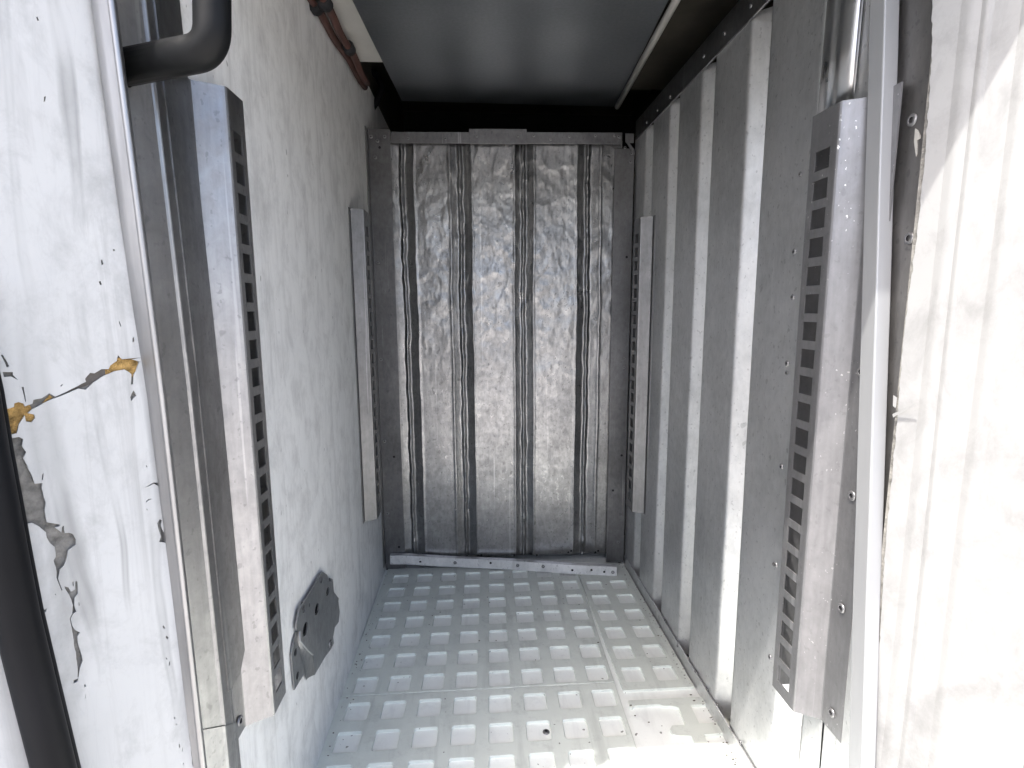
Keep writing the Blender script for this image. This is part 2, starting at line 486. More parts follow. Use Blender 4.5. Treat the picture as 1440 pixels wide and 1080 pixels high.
# ================================================================== SLOTTED RAILS
def slotted_rail(side, y0, w, z0, z1, nslot, zs0, zs1, slot, flange, label, mat, screws, extra=()):
    """hat section on a side wall: flange on the wall, web facing the door, slotted face, return"""
    wall = XL + 0.0025 if side < 0 else XR - 0.0015
    nx = 1 if side < 0 else -1                          # away from the wall
    t = thing('slotted_rail', (wall, y0, z0), label, 'shelf rail', 'slotted shelf rails on the side walls')
    h = 0.029
    prof = [(-flange, 0.0), (-0.003, 0.0), (-0.001, 0.0006), (0.0004, 0.003)]
    prof += [(0.0125, h - 0.004), (0.0135, h - 0.0016), (0.0155, h - 0.0003), (0.018, h)]
    base = 0.0135
    a, b = base + slot[0], base + slot[1]
    prof += [(a, h), (b, h), (base + w - 0.003, h), (base + w - 0.001, h - 0.0007), (base + w, h - 0.003), (base + w, 0.0)]
    sc = next(i for i, p in enumerate(prof) if p[0] == a)
    zz = [z0]; hole = set()
    pitch = (zs1 - zs0) / nslot
    for k in range(nslot):
        zz += [zs0 + k * pitch, zs0 + k * pitch + pitch * 0.69]
        hole.add(len(zz) - 2)
    zz.append(z1)
    bm = bmesh.new()
    G = [[bm.verts.new((wall + nx * d, y0 + u, z)) for z in zz] for u, d in prof]
    for i in range(len(prof) - 1):
        for j in range(len(zz) - 1):
            if i == sc and j in hole:
                continue
            bm.faces.new((G[i][j], G[i][j + 1], G[i + 1][j + 1], G[i + 1][j]))
    bmesh.ops.recalc_face_normals(bm, faces=bm.faces)
    r = bmesh.ops.solidify(bm, geom=bm.faces[:], thickness=0.0016)
    o = from_bm('profile', bm, mat, t, False)
    for i, p in enumerate(o.data.polygons):
        p.use_smooth = False
    for (yy, z) in screws:
        rivet(t, (wall + nx * 0.0012, yy, z), (nx, 0, 0), BIG, 0.85)
    for (yy, z) in extra:
        rivet(t, (wall + nx * (h + 0.0008), yy, z), (nx, 0, 0), RIVET, 0.8)
    return t

slotted_rail(-1, 0.601, 0.044, 0.292, 1.030, 21, 0.315, 1.000, (0.010, 0.031), 0.026,
             'long slotted steel rail on the white wall, close to the black handle', 'rail',
             [(0.585, z) for z in (0.312,)])
slotted_rail(-1, 1.300, 0.056, 0.262, 1.030, 21, 0.285, 1.005, (0.014, 0.044), 0.014,
             'distant slotted steel rail at the back of the white left wall', 'rail_far', [])
scr = [(0.5929, 0.8713), (0.5911, 0.7193), (0.5879, 0.5675), (0.5888, 0.4193), (0.5897, 0.2721)]
ext = [(0.7001, 1.0227), (0.6958, 0.8692), (0.6919, 0.8090), (0.6944, 0.7192), (0.6909, 0.5736), (0.6881, 0.4281), (0.6861, 0.2839)]
slotted_rail(1, 0.611, 0.055, 0.245, 1.033, 21, 0.262, 0.998, (0.014, 0.042), 0.040,
             'wide chipped slotted steel rail on the corrugated wall by the doorway', 'rail_chip', scr, ext[1:])
slotted_rail(1, 1.366, 0.056, 0.232, 1.028, 21, 0.256, 1.000, (0.014, 0.042), 0.014,
             'distant slotted steel rail on the corrugated wall, beside the bulkhead corner', 'rail_far', [])

# ================================================================== CORRUGATED RIGHT WALL
def lerp(a, b, t): return a + (b - a) * max(0.0, min(1.0, t))
rw = thing('corrugated_wall', (XR, 1.05, 0), 'straight galvanised corrugated sheet wall with deep upright grooves on the right side', 'wall')
near = [0.650, 0.846, 1.036, 1.212, 1.388]
def rib(y, z):
    for i, a in enumerate(near):
        u = y - a
        if 0 <= u <= 0.070:
            wob = 0.0016 * noise.noise(Vector((z * 6, i * 7.1, 2))) + 0.0008 * noise.noise(Vector((z * 21, i * 3.1, 5)))
            if u < 0.006: return 0.028 * u / 0.006
            t = (u + wob - 0.038) / 0.026
            if t <= 0: return 0.028
            # straight steep far side with a rounded lip
            d = 0.028 * (1 - t)
            k = 0.0018
            return 0.5 * (d + math.sqrt(d * d + k * k)) - 0.5 * (math.sqrt(0.028 ** 2 + k * k) - 0.028)
    return 0.0
ys = set()
for a in near:
    for d in (-0.004, 0, 0.003, 0.006, 0.018, 0.030, 0.036, 0.038, 0.040, 0.044, 0.049, 0.054, 0.057, 0.0595, 0.0615, 0.0635, 0.066, 0.070):
        ys.add(round(a + d, 5))
y = 0.600
while y < 1.546:
    if not any(a - 0.004 < y < a + 0.070 for a in near): ys.add(round(y, 5))
    y += 0.012
ys = sorted(ys | {1.546}); zs = [0.004 + 1.268 * j / 90 for j in range(91)]
bm = bmesh.new()
def dent_r(y, z):
    n = noise.noise(Vector((y * 7, z * 2.2, 1.7)))
    m = noise.noise(Vector((y * 18, z * 7, 4.7)))
    return 0.0013 * n + 0.0005 * m
G = [[bm.verts.new((XR + rib(y, z) + dent_r(y, z), y, z)) for z in zs] for y in ys]
for i in range(len(ys) - 1):
    for j in range(len(zs) - 1):
        bm.faces.new((G[i][j], G[i][j + 1], G[i + 1][j + 1], G[i + 1][j]))
from_bm('sheet', bm, 'galv', rw, True)
box('backing', (XR + 0.034, 0.60, -0.05), (XR + 0.06, 1.60, 1.262), 'dark', rw)
# folded cap along the top
prf = [(XR - 0.003, 1.262), (XR - 0.003, 1.312), (XR + 0.05, 1.312), (XR + 0.05, 1.309), (XR, 1.309), (XR, 1.262)]
def sweep_y(name, prf, y0, y1, mat, parent):
    n = len(prf)
    vs = [(x, y0, z) for x, z in prf] + [(x, y1, z) for x, z in prf]
    fs = [[i, (i + 1) % n, n + (i + 1) % n, n + i] for i in range(n)] + [list(range(n)), list(range(n, 2 * n))[::-1]]
    return mesh(name, vs, fs, mat, parent)
sweep_y('top_cap', prf, 0.61, 1.535, 'steel', rw)
for p in [(0.9084, 1.2823), (1.0007, 1.2845), (1.0878, 1.2847), (1.2672, 1.2768), (1.3539, 1.2779), (1.4358, 1.2767)]:
    rivet(rw, (XR - 0.0032, p[0], p[1]), (-1, 0, 0), RIVET, 0.8)
# kick strip along the floor
sweep_y('kick_strip', [(XR - 0.004, -0.006), (XR - 0.004, 0.030), (XR - 0.0015, 0.030), (XR - 0.0015, -0.006)], 0.56, 1.525, 'galv', rw)
for p in [(1.1736, 0.0345), (1.0894, 0.0238), (0.9908, 0.0325), (0.9354, 0.0345), (0.8914, 0.0373), (0.8000, 0.0373)]:
    rivet(rw, (XR - 0.0042, p[0], p[1]), (-1, 0, 0), RIVET, 0.7)
for z in (0.98, 0.70, 0.40):
    rivet(rw, (XR - 0.0008 + dent_r(0.73, z), 0.742, z), (-1, 0, 0), RIVET, 0.7)

# ================================================================== BACK BULKHEAD
bk = thing('bulkhead_panel', (0.08, 1.56, 0), 'battered galvanised corrugated bulkhead panel closing the back of the compartment', 'bulkhead')
cen = [-0.1985, -0.036, 0.143, 0.3285]
hw = [0.032, 0.031, 0.028, 0.034]
def fbm(v, o=4):
    return noise.fractal(v, 0.9, 2.1, o)
def back_depth(s, z):
    """how far the sheet stands towards the door"""
    d = 0.0
    up = lerp(0.35, 1.0, (z - 0.15) / 0.6)
    for k, c in enumerate(cen):
        wob = 0.0035 * noise.noise(Vector((z * 7, k * 5.3, 0.4))) * up + 0.0018 * noise.noise(Vector((z * 24, k * 3.1, 8))) * up
        u = s - c - wob; h = hw[k]
        if abs(u) < h + 0.014:
            # V groove with rolled lips
            e = max(0.0, 1 - abs(u) / h)
            d -= 0.0125 * (math.sqrt(e * e + 0.01) - 0.1) / 0.905
            d += 0.0016 * math.exp(-((abs(u) - h) / 0.0035) ** 2)
            # hammered bead down the middle
            wn_ = 0.0016 * noise.noise(Vector((z * 30, k * 8.1, 2.2)))
            bw = 0.0052 + 0.0018 * noise.noise(Vector((z * 19, k * 6.6, 9)))
            r = math.exp(-((u + 0.002 + wn_) / bw) ** 2)
            d += r * (0.0105 + 0.0035 * noise.noise(Vector((z * 26, k * 9.7, 3))) + 0.0022 * noise.noise(Vector((z * 70, k * 4.7, 1))))
            if k == 3:
                kn = max(0, noise.noise(Vector((z * 34, 2.2, 5))))
                d += 0.007 * kn * math.exp(-((u + 0.003) / 0.006) ** 2)
    flat = up * lerp(1.0, 0.55, abs(s - 0.12) / 0.35)
    d += 0.0032 * flat * noise.noise(Vector((s * 7, z * 4.5, 2.2)))
    rg = 1 - abs(noise.noise(Vector((s * 15, z * 10, 5.1))))
    d += 0.0016 * flat * rg ** 4 * lerp(0.2, 1, (z - 0.45) / 0.35)
    d += 0.0011 * flat * max(0, fbm(Vector((s * 55, z * 38, 7.7)), 3)) * lerp(0.15, 1, (z - 0.4) / 0.4)
    d += 0.0016 * flat * fbm(Vector((s * 30, z * 24, 1.1)), 3) * lerp(0.25, 1, (z - 0.4) / 0.4)
    return d
ss = [-0.236 + 0.657 * i / 300 for i in range(301)]
zs = [0.030 + 1.232 * j / 330 for j in range(331)]
bm = bmesh.new()
G = [[bm.verts.new(on_back(s, z, back_depth(s, z))) for z in zs] for s in ss]
for i in range(len(ss) - 1):
    for j in range(len(zs) - 1):
        bm.faces.new((G[i][j], G[i + 1][j], G[i + 1][j + 1], G[i][j + 1]))
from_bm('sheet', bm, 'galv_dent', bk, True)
# corner posts
def on_back_prism(name, s0, s1, z0, z1, d0, d1, mat, skew=0.0):
    bm = bmesh.new(); box_bm(bm, (s0, z0, d0), (s1, z1, d1), 0.0008)
    for v in bm.verts:
        s, z, d = v.co
        v.co = on_back(s + skew * (z - z0), z, d)
    return from_bm(name, bm, mat, bk)
a = on_back_prism('corner_post', -0.288, -0.228, -0.006, 1.287, 0.008, 0.0105, 'dull')
b = on_back_prism('corner_post', 0.398, 0.4535, 0.006, 1.240, 0.008, 0.0105, 'dull')
for p in [(-0.2801, 1.2671), (-0.2629, 1.2560), (-0.2428, 1.2673), (-0.2706, 1.2126), (-0.2744, 0.9269), (-0.2773, 0.6503), (-0.2765, 0.4053), (-0.2767, 0.1789)]:
    rivet(a, on_back(p[0], p[1], 0.0106), BN, RIVET, 1.0)
for p in [(-0.2577, 1.2391), (-0.2458, 0.0697), (-0.2506, 0.3564)]:
    rivet(a, on_back(p[0], p[1], 0.0108), BN, HOLE_SHADE, 1.0, 'hole')
for p in [(0.4426, 1.2037), (0.4382, 0.6464), (0.4388, 0.6207), (0.4344, 0.0720)]:
    rivet(b, on_back(p[0], p[1], 0.0106), BN, RIVET, 0.9)
for p in [(0.4392, 0.9413), (0.4389, 0.3507), (0.4149, 0.2398)]:
    rivet(b, on_back(p[0], p[1], 0.0108), BN, HOLE_SHADE, 1.0, 'hole')
# the rail along the top: two lengths and a cover plate
for s0, s1, z0, z1, d in ((-0.226, 0.012, 1.250, 1.280, 0.013), (0.136, 0.418, 1.250, 1.281, 0.013), (-0.010, 0.150, 1.248, 1.288, 0.016)):
    r = on_back_prism('top_strip', s0, s1, z0, z1, d - 0.0025, d, 'dull')
    pts = {-0.226: [(-0.1781, 1.2620), (-0.0754, 1.2625)], 0.136: [(0.1694, 1.2712), (0.2174, 1.2620), (0.2696, 1.2698), (0.3419, 1.2721), (0.3964, 1.2723), (0.4106, 1.2686)], -0.010: [(0.0120, 1.2685), (0.1254, 1.2691)]}[s0]
    for p in pts:
        rivet(r, on_back(p[0], p[1], d + 0.0001), BN, RIVET, 0.8)
# torn lug where the strip meets the side wall
LUG = [(0.4255, 1.2782), (0.4499, 1.2775), (0.4498, 1.2529), (0.4464, 1.2521), (0.4379, 1.2529), (0.4467, 1.2402), (0.4546, 1.2306), (0.4524, 1.2178), (0.4471, 1.2258), (0.4400, 1.2386), (0.4312, 1.2512), (0.4260, 1.2560)]
plate('torn_lug', [LUG], 0.0018, on_back(0, 0, 0.0145), BU, (0, 0, 1), 'dull', bk)
for p in [(0.4254, 1.2401), (0.4441, 1.2248), (0.4065, 1.2686)]:
    rivet(bk, on_back(p[0], p[1], 0.0165), BN, RIVET, 0.8)
for p in [(0.1097, 0.0269), (0.1812, 0.0254), (0.2798, 0.0327), (0.2888, 0.0373), (0.3654, 0.0309), (0.3743, 0.0354), (0.4127, 0.0322), (0.0072, 0.0292)]:
    rivet(bk, on_back(p[0], p[1] + 0.004, back_depth(p[0], p[1]) + 0.0018), BN, HOLE_SHADE, 0.9, 'hole')

# loose bent strip lying along the foot of the bulkhead
ls = thing('loose_metal_strip', (0.06, 1.52, 0.0), 'loose bent steel strip with screw holes lying at the foot of the bulkhead', 'metal strip')
FOOT = [(-0.2797, 1.5886), (-0.2281, 1.5845), (-0.1197, 1.5620), (0.1004, 1.5220), (0.2702, 1.4822), (0.3646, 1.4661), (0.4103, 1.4583)]
FOOT_Z = [(-0.2711, 0.0244), (-0.2217, 0.0224), (-0.1180, 0.0112), (0.1016, -0.0094), (0.2808, -0.0311), (0.3830, -0.0401), (0.4333, -0.0446)]
vs = []; yy = []
for (x, y), (x2, z2) in zip(FOOT, FOOT_Z):
    if y > 1.540:
        x, y, z = x2, 1.540, max(z2, 0.0015)            # still caught on the bulkhead, off the floor
    else:
        z = 0.0015
    yy.append((x, y, z))
    h = 0.027
    vs += [(x, y, z + h), (x, y - 0.003, z), (x, y - 0.001, z), (x, y + 0.002, z + h), (x, y + 0.014, z + h + 0.001)]
n = len(yy); fs = []
for i in range(n - 1):
    a, b = i * 5, i * 5 + 5
    fs += [[a, a + 1, b + 1, b], [a + 1, a + 2, b + 2, b + 1], [a + 2, a + 3, b + 3, b + 2], [a, b, b + 4, a + 4]]
mesh('strip', vs, fs, 'galv', ls, fix=True)
for i, f in ((1, 0.4), (2, 0.2), (2, 0.7), (3, 0.1), (3, 0.55), (4, 0.1), (4, 0.7), (5, 0.2), (5, 0.75)):
    A_, B_ = Vector(yy[i]), Vector(yy[i + 1])
    p = A_.lerp(B_, f) + Vector((0, -0.0018, 0.014 + 0.004 * math.sin(i * 7 + f * 9)))
    d_ = (B_ - A_).normalized()
    rivet(ls, p, (d_.y, -d_.x, 0), HOLE_SHADE if (i + int(f * 10)) % 2 else RIVET, 1.0, 'screw')

# ================================================================== FLOOR GRIDS
MATG = 'white plastic grid tiles on the floor'
def grid_mat(label, x0, x1, y0, y1, cols, rows, px, py, rot=0.025):
    t = thing('floor_grid', ((x0 + x1) / 2, (y0 + y1) / 2, 0), label, 'floor grid', MATG)
    def rr(cx, cy, w, h):
        r = 0.005; out = []
        for ox, oy, a0 in ((w / 2 - r, h / 2 - r, 0), (-w / 2 + r, h / 2 - r, 90), (-w / 2 + r, -h / 2 + r, 180), (w / 2 - r, -h / 2 + r, 270)):
            for k in range(4):
                a = math.radians(a0 + k * 30)
                out.append((cx + ox + r * math.cos(a), cy + oy + r * math.sin(a)))
        return out
    loops = [[(x0, y0), (x1, y0), (x1, y1), (x0, y1)]]
    for a in cols:
        for b in rows:
            if b - py < y0 + 0.004 or b > y1 - 0.004: continue
            loops.append(rr(a + px / 2, b - py / 2, px, py))
    def sh(lp): return [(x + rot * (yv - 1.385), yv) for x, yv in lp]
    o = plate('grid', [sh(l) for l in loops], 0.0080, (0, 0, -0.0034), (1, 0, 0), (0, 1, 0), 'mat', t)
    m = o.modifiers.new('edge', 'BEVEL'); m.width = 0.0012; m.segments = 2; m.limit_method = 'ANGLE'; m.angle_limit = math.radians(50)
    return t
C8 = [-0.2600 + 0.0715 * k for k in range(8)]
R1 = [1.5145 - 0.0745 * k for k in range(7)]
R2 = [0.992 - 0.0745 * k for k in range(6)]
grid_mat('large white plastic floor grid lying against the bulkhead foot', -0.286, 0.2955, 1.0135, 1.556, C8, R1, 0.0455, 0.0465)
grid_mat('large white plastic floor grid nearest the doorway, over the dark bolt', -0.286, 0.2955, 0.56, 1.0115, C8, R2, 0.0455, 0.0465)
RR = [1.432 - 0.0752 * k for k in range(6)]
grid_mat('narrow white plastic floor grid of two columns beside the corrugated wall', 0.2985, 0.4500, 0.9865, 1.535, [0.3105, 0.3815], RR, 0.0455, 0.0465, 0.0)
bf = thing('broken_floor_grid', (0.38, 0.8, 0), 'broken white plastic floor grid with snapped bars in the front right corner', 'floor grid', MATG)
O8 = [(0.2999, 0.9580), (0.3794, 0.9578), (0.4725, 0.9567), (0.4767, 0.9129), (0.4806, 0.8511), (0.4834, 0.8019), (0.4829, 0.7736), (0.3833, 0.7702), (0.3916, 0.8000), (0.3934, 0.8144), (0.3918, 0.8609), (0.3685, 0.8627), (0.3594, 0.8666), (0.3579, 0.8783), (0.3661, 0.8878), (0.3916, 0.8869), (0.3955, 0.9318), (0.3835, 0.9376), (0.3654, 0.9390), (0.3583, 0.9433), (0.3098, 0.9431), (0.3024, 0.9377), (0.2978, 0.9410)]
H8 = [[(0.4216, 0.9363), (0.4688, 0.9357), (0.4656, 0.8896), (0.4196, 0.8882)], [(0.4177, 0.8622), (0.4649, 0.8626), (0.4659, 0.8173), (0.4120, 0.8145)]]
o = plate('grid', [ragged(O8, 0.012, 0.0010)] + H8, 0.0080, (0, 0, -0.0036), (1, 0, 0), (0, 1, 0), 'mat', bf)
m = o.modifiers.new('edge', 'BEVEL'); m.width = 0.0012; m.segments = 2; m.limit_method = 'ANGLE'; m.angle_limit = math.radians(50)
bolt = thing('bolt', (0, 0, 0), 'small dark bolt head sunk in one pocket of the front floor grid', 'bolt')
pb = [(0.1227, 0.8958)][0]
bolt.location = (pb[0], pb[1], -0.0052)
for nm, me, s, dz in (('head', BIG, 0.9, 0.0), ('hole', HOLE_SHADE, 0.9, 0.0026)):
    rivet(bolt, (pb[0], pb[1], -0.0052 + dz), (0, 0, 1), me, s, nm)

# ================================================================== LEFT DOOR JAMB
J0 = Vector((-0.293, 0.486, 0)); JD = Vector((-0.6, -0.8, 0)); JN = Vector((0.8, -0.6, 0))
jl = thing('door_jamb', (-0.36, 0.42, 0.4), 'cracked white door jamb with bare patches and yellow foam showing, left of the opening', 'door jamb')
p1 = J0 + JD * 0.17
prism('core', [(J0.x, J0.y), (p1.x, p1.y), (-0.62, p1.y), (-0.62, 0.59), (XL - 0.004, 0.59), (XL - 0.004, 0.486)], -0.5, 1.284, 'fibre', jl)
# paint skin with its cracks and bare patches cut out (s along the jamb, z up)
s_in = [(132, 0),(147, 120),(165, 270),(178, 370),(191, 450),(203, 530),(213, 620),(228, 690),(236, 760),(244, 850),(256, 960),(270, 1080)]
IN = [(0.0090, 1.0401), (0.0080, 0.9772), (0.0070, 0.8942), (0.0058, 0.8361), (0.0034, 0.7878), (0.0014, 0.7377), (0.0011, 0.6794), (-0.0033, 0.6313), (-0.0038, 0.5826), (-0.0030, 0.5186), (-0.0034, 0.4364), (-0.0044, 0.3416)]
inner = [(s, z) for s, z in IN]
inner = [(inner[0][0], 1.283)] + inner + [(inner[-1][0], -0.49)]
outer = [(0.168, -0.49), (0.168, 1.283)]
C1 = [(0.0963, 0.7244), (0.0944, 0.7241), (0.0906, 0.7253), (0.0900, 0.7279), (0.0873, 0.7284), (0.0844, 0.7265), (0.0840, 0.7242), (0.0799, 0.7263), (0.0790, 0.7289), (0.0733, 0.7295), (0.0690, 0.7326), (0.0652, 0.7297), (0.0583, 0.7321), (0.0509, 0.7360), (0.0448, 0.7386), (0.0453, 0.7411), (0.0413, 0.7456), (0.0385, 0.7448), (0.0333, 0.7477), (0.0287, 0.7478), (0.0272, 0.7506), (0.0218, 0.7532), (0.0204, 0.7586), (0.0177, 0.7549), (0.0138, 0.7540), (0.0070, 0.7545), (0.0024, 0.7552), (0.0014, 0.7508), (0.0051, 0.7512), (0.0081, 0.7437), (0.0106, 0.7403), (0.0116, 0.7326), (0.0132, 0.7323), (0.0121, 0.7410), (0.0135, 0.7432), (0.0168, 0.7461), (0.0238, 0.7453), (0.0309, 0.7425), (0.0396, 0.7375), (0.0454, 0.7323), (0.0504, 0.7340), (0.0576, 0.7309), (0.0661, 0.7283), (0.0745, 0.7245), (0.0804, 0.7218), (0.0831, 0.7193), (0.0795, 0.7174), (0.0794, 0.7146), (0.0815, 0.7118), (0.0848, 0.7128), (0.0850, 0.7179), (0.0891, 0.7113), (0.0910, 0.7053), (0.0934, 0.7049), (0.0981, 0.7077)]
C2 = [(0.0995, 0.6996), (0.0937, 0.7022), (0.0900, 0.7020), (0.0878, 0.6999), (0.0888, 0.6945), (0.0876, 0.6898), (0.0890, 0.6855), (0.0872, 0.6766), (0.0852, 0.6685), (0.0846, 0.6640), (0.0801, 0.6632), (0.0808, 0.6595), (0.0802, 0.6477), (0.0812, 0.6349), (0.0808, 0.6313), (0.0770, 0.6289), (0.0734, 0.6267), (0.0736, 0.6252), (0.0762, 0.6252), (0.0730, 0.6195), (0.0718, 0.6241), (0.0706, 0.6247), (0.0709, 0.6182), (0.0682, 0.6177), (0.0657, 0.6158), (0.0642, 0.6111), (0.0647, 0.6061), (0.0704, 0.6033), (0.0720, 0.5958), (0.0739, 0.5915), (0.0772, 0.5894), (0.0784, 0.5833), (0.0783, 0.5800), (0.0767, 0.5722), (0.0773, 0.5723), (0.0790, 0.5805), (0.0794, 0.5847), (0.0791, 0.5922), (0.0796, 0.5990), (0.0779, 0.6013), (0.0782, 0.6095), (0.0807, 0.6140), (0.0821, 0.6189), (0.0820, 0.6234), (0.0857, 0.6292), (0.0888, 0.6337), (0.0919, 0.6343), (0.0968, 0.6370)]
C3 = [(0.0753, 0.5746), (0.0731, 0.5726), (0.0716, 0.5682), (0.0688, 0.5690), (0.0681, 0.5760), (0.0670, 0.5749), (0.0671, 0.5697), (0.0676, 0.5647), (0.0699, 0.5616), (0.0711, 0.5559), (0.0699, 0.5500), (0.0723, 0.5492), (0.0742, 0.5460), (0.0736, 0.5393), (0.0722, 0.5348), (0.0694, 0.5306), (0.0716, 0.5286), (0.0715, 0.5221), (0.0699, 0.5055), (0.0723, 0.5010), (0.0740, 0.4928), (0.0747, 0.4932), (0.0741, 0.4999), (0.0738, 0.5062), (0.0741, 0.5161), (0.0743, 0.5301), (0.0742, 0.5375), (0.0748, 0.5462), (0.0729, 0.5495), (0.0720, 0.5564), (0.0721, 0.5617), (0.0734, 0.5675), (0.0751, 0.5720)]
C4 = [(0.0022, 0.6063), (0.0004, 0.6045), (0.0014, 0.5996), (0.0000, 0.5922), (-0.0011, 0.5819), (0.0046, 0.5853), (0.0032, 0.5899), (0.0045, 0.6031)]
C5 = [(0.0113, 0.6392), (0.0044, 0.6417), (-0.0022, 0.6391), (-0.0019, 0.6353), (-0.0005, 0.6364), (0.0036, 0.6401)]
C6 = [(0.0119, 0.7274), (0.0101, 0.7224), (0.0145, 0.7183), (0.0149, 0.7215)]
C7 = [(0.0934, 0.7642), (0.0924, 0.7646), (0.0900, 0.7560), (0.0915, 0.7548)]
C8_ = [(0.0941, 0.7516), (0.0883, 0.7510), (0.0885, 0.7488), (0.0862, 0.7449), (0.0896, 0.7480), (0.0935, 0.7480)]
C9 = [(0.0847, 0.7398), (0.0834, 0.7392), (0.0831, 0.7282), (0.0836, 0.7280)]
C10 = [(0.0776, 0.4924), (0.0745, 0.4920), (0.0755, 0.4894), (0.0778, 0.4894)]
C11 = [(0.0797, 0.6698), (0.0787, 0.6705), (0.0797, 0.6655), (0.0804, 0.6657)]
C12 = [(0.0926, 0.5622), (0.0894, 0.5611), (0.0879, 0.5619), (0.0889, 0.5593), (0.0916, 0.5577), (0.0930, 0.5589)]
C13 = [(0.0616, 0.7376), (0.0602, 0.7388), (0.0599, 0.7381), (0.0613, 0.7368)]
C14 = [(0.0116, 0.6258), (0.0095, 0.6276), (0.0067, 0.6273), (0.0097, 0.6263), (0.0112, 0.6251)]
NICK = []
rn = random.Random(5)
for px_, py_ in [(0.0078, 0.5017), (0.0058, 0.4904), (0.0082, 0.4706), (0.0069, 0.4639), (0.0070, 0.4068), (0.0064, 0.3995), (0.0053, 0.3754), (0.0039, 0.3696), (0.0039, 0.3540), (0.0152, 0.8459), (0.0247, 0.8354), (0.0268, 0.8186), (0.0164, 0.7851), (0.0082, 0.7708), (0.0082, 0.6580), (0.0114, 0.6183), (0.0678, 0.5555), (0.0698, 0.5741), (0.0706, 0.4832), (0.0720, 0.4736), (0.0495, 0.9536), (0.0471, 1.0098), (0.0817, 0.5705)]:
    w_, h_ = rn.uniform(0.0003, 0.0009), rn.uniform(0.0006, 0.0026)
    k_ = rn.uniform(-0.5, 0.5)
    NICK.append([(px_ - w_, py_ - h_ * 0.6), (px_ + w_ * 0.5, py_ - h_), (px_ + w_ + k_ * h_, py_ + h_ * 0.7), (px_ - w_ * 0.3 + k_ * h_, py_ + h_)])
cracks = [C1, C2, C3, C4, C5, C6, C7, C8_, C9, C10, C11, C12, C13, C14] + NICK
skin = [ragged(inner + outer, 0.006, 0.0009, 3.0)] + [ragged(c, 0.003, 0.0007, 5.0 + i) for i, c in enumerate(cracks)]
# U = JD, V = Z : U x V points to -JN, so offset by hand
def jp(s, z, d=0.0): return J0 + JD * s + JN * d + Vector((0, 0, z))
o = plate('paint_skin', skin, 0.0016, jp(0, 0, 0.0018), JD, (0, 0, 1), 'jamb_paint', jl)
F1 = [(0.0971, 0.7290), (0.0900, 0.7315), (0.0819, 0.7275), (0.0793, 0.7188), (0.0681, 0.7306), (0.0661, 0.7280), (0.0738, 0.7244), (0.0779, 0.7186), (0.0796, 0.7095), (0.0860, 0.7080), (0.0933, 0.7030), (0.0998, 0.7044)]
F2 = [(0.0293, 0.7508), (0.0228, 0.7563), (0.0055, 0.7565), (0.0059, 0.7476), (0.0094, 0.7386), (0.0143, 0.7396), (0.0169, 0.7446), (0.0241, 0.7428), (0.0306, 0.7410)]
F3 = [(0.0006, 0.6409), (-0.0045, 0.6395), (-0.0044, 0.6326), (0.0001, 0.6346)]
for f in (F1, F2, F3):
    plate('exposed_foam', [ragged(f, 0.004, 0.0012)], 0.0008, jp(0, 0, 0.0005), JD, (0, 0, 1), 'foam', jl)
F4 = [(0.0464, 0.7417), (0.0387, 0.7468), (0.0303, 0.7489), (0.0300, 0.7429), (0.0397, 0.7370), (0.0576, 0.7306), (0.0590, 0.7322)]
plate('exposed_foam', [ragged(F4, 0.004, 0.0012)], 0.0006, jp(0, 0, 0.0004), JD, (0, 0, 1), 'crack_dark', jl)

# aluminium edging and the folded steel profile behind it
tr = thing('edge_trim', (-0.285, 0.486, 0.0), 'dented bright aluminium edge strip beside the cracked white jamb', 'trim')
def lean(z): return -0.043 * (z - 0.72) if z > 0.72 else -0.016 * (z - 0.72)
def fold(name, prof, z0, z1, mat, parent, nz=40, wob=0.0, seed=0.0, smooth=True, th=0.0016, skew=0.0):
    bm = bmesh.new()
    zz = [z0 + (z1 - z0) * j / nz for j in range(nz + 1)]
    G = []
    for i, (x, y) in enumerate(prof):
        col = []
        for z in zz:
            w = wob * noise.noise(Vector((z * 6, i * 0.35, seed))) + wob * 0.5 * noise.noise(Vector((z * 17, i * 0.3, seed + 4)))
            col.append(bm.verts.new((x + w * 0.5, y - w + lean(z), z - skew * (y - 0.494) * (z - z0) / (z1 - z0))))
        G.append(col)
    for i in range(len(prof) - 1):
        for j in range(nz):
            bm.faces.new((G[i][j], G[i][j + 1], G[i + 1][j + 1], G[i + 1][j]))
    bmesh.ops.recalc_face_normals(bm, faces=bm.faces)
    bmesh.ops.solidify(bm, geom=bm.faces[:], thickness=th)
    o = from_bm(name, bm, mat, parent, smooth)
    return o
fold('strip', [(-0.2950, 0.4860), (-0.2936, 0.4848), (-0.2880, 0.4838), (-0.2820, 0.4834), (-0.2808, 0.4830), (-0.2800, 0.4820), (-0.2790, 0.4824), (-0.2788, 0.4860)], -0.02, 1.283, 'alu', tr, 60, 0.0005, 2.0)
pr = thing('corner_profile', (-0.285, 0.54, 0.0), 'tall folded stainless steel corner profile behind the aluminium strip and black handle', 'profile')
fold('folded_sheet', [(-0.3060, 0.490), (-0.2960, 0.5115), (-0.2852, 0.535), (-0.2840, 0.5364), (-0.2830, 0.5372), (-0.2825, 0.5382), (-0.2826, 0.5396), (-0.2834, 0.5406), (-0.2834, 0.556), (-0.2905, 0.5575)], -0.02, 1.283, 'steel', pr, 30, 0.0, 0.0, False, 0.0012)
FB = [(0.552 + lean(z), z) for z in (0.372, 0.72, 1.0, 1.283)] + [(0.597 + lean(z), z) for z in (1.283, 1.0, 0.72, 0.392)] + [(0.580 + lean(0.372), 0.372)]
plate('flat_sheet', [FB], 0.0012, (-0.2830, 0, 0), (0, 1, 0), (0, 0, 1), 'steel', pr)
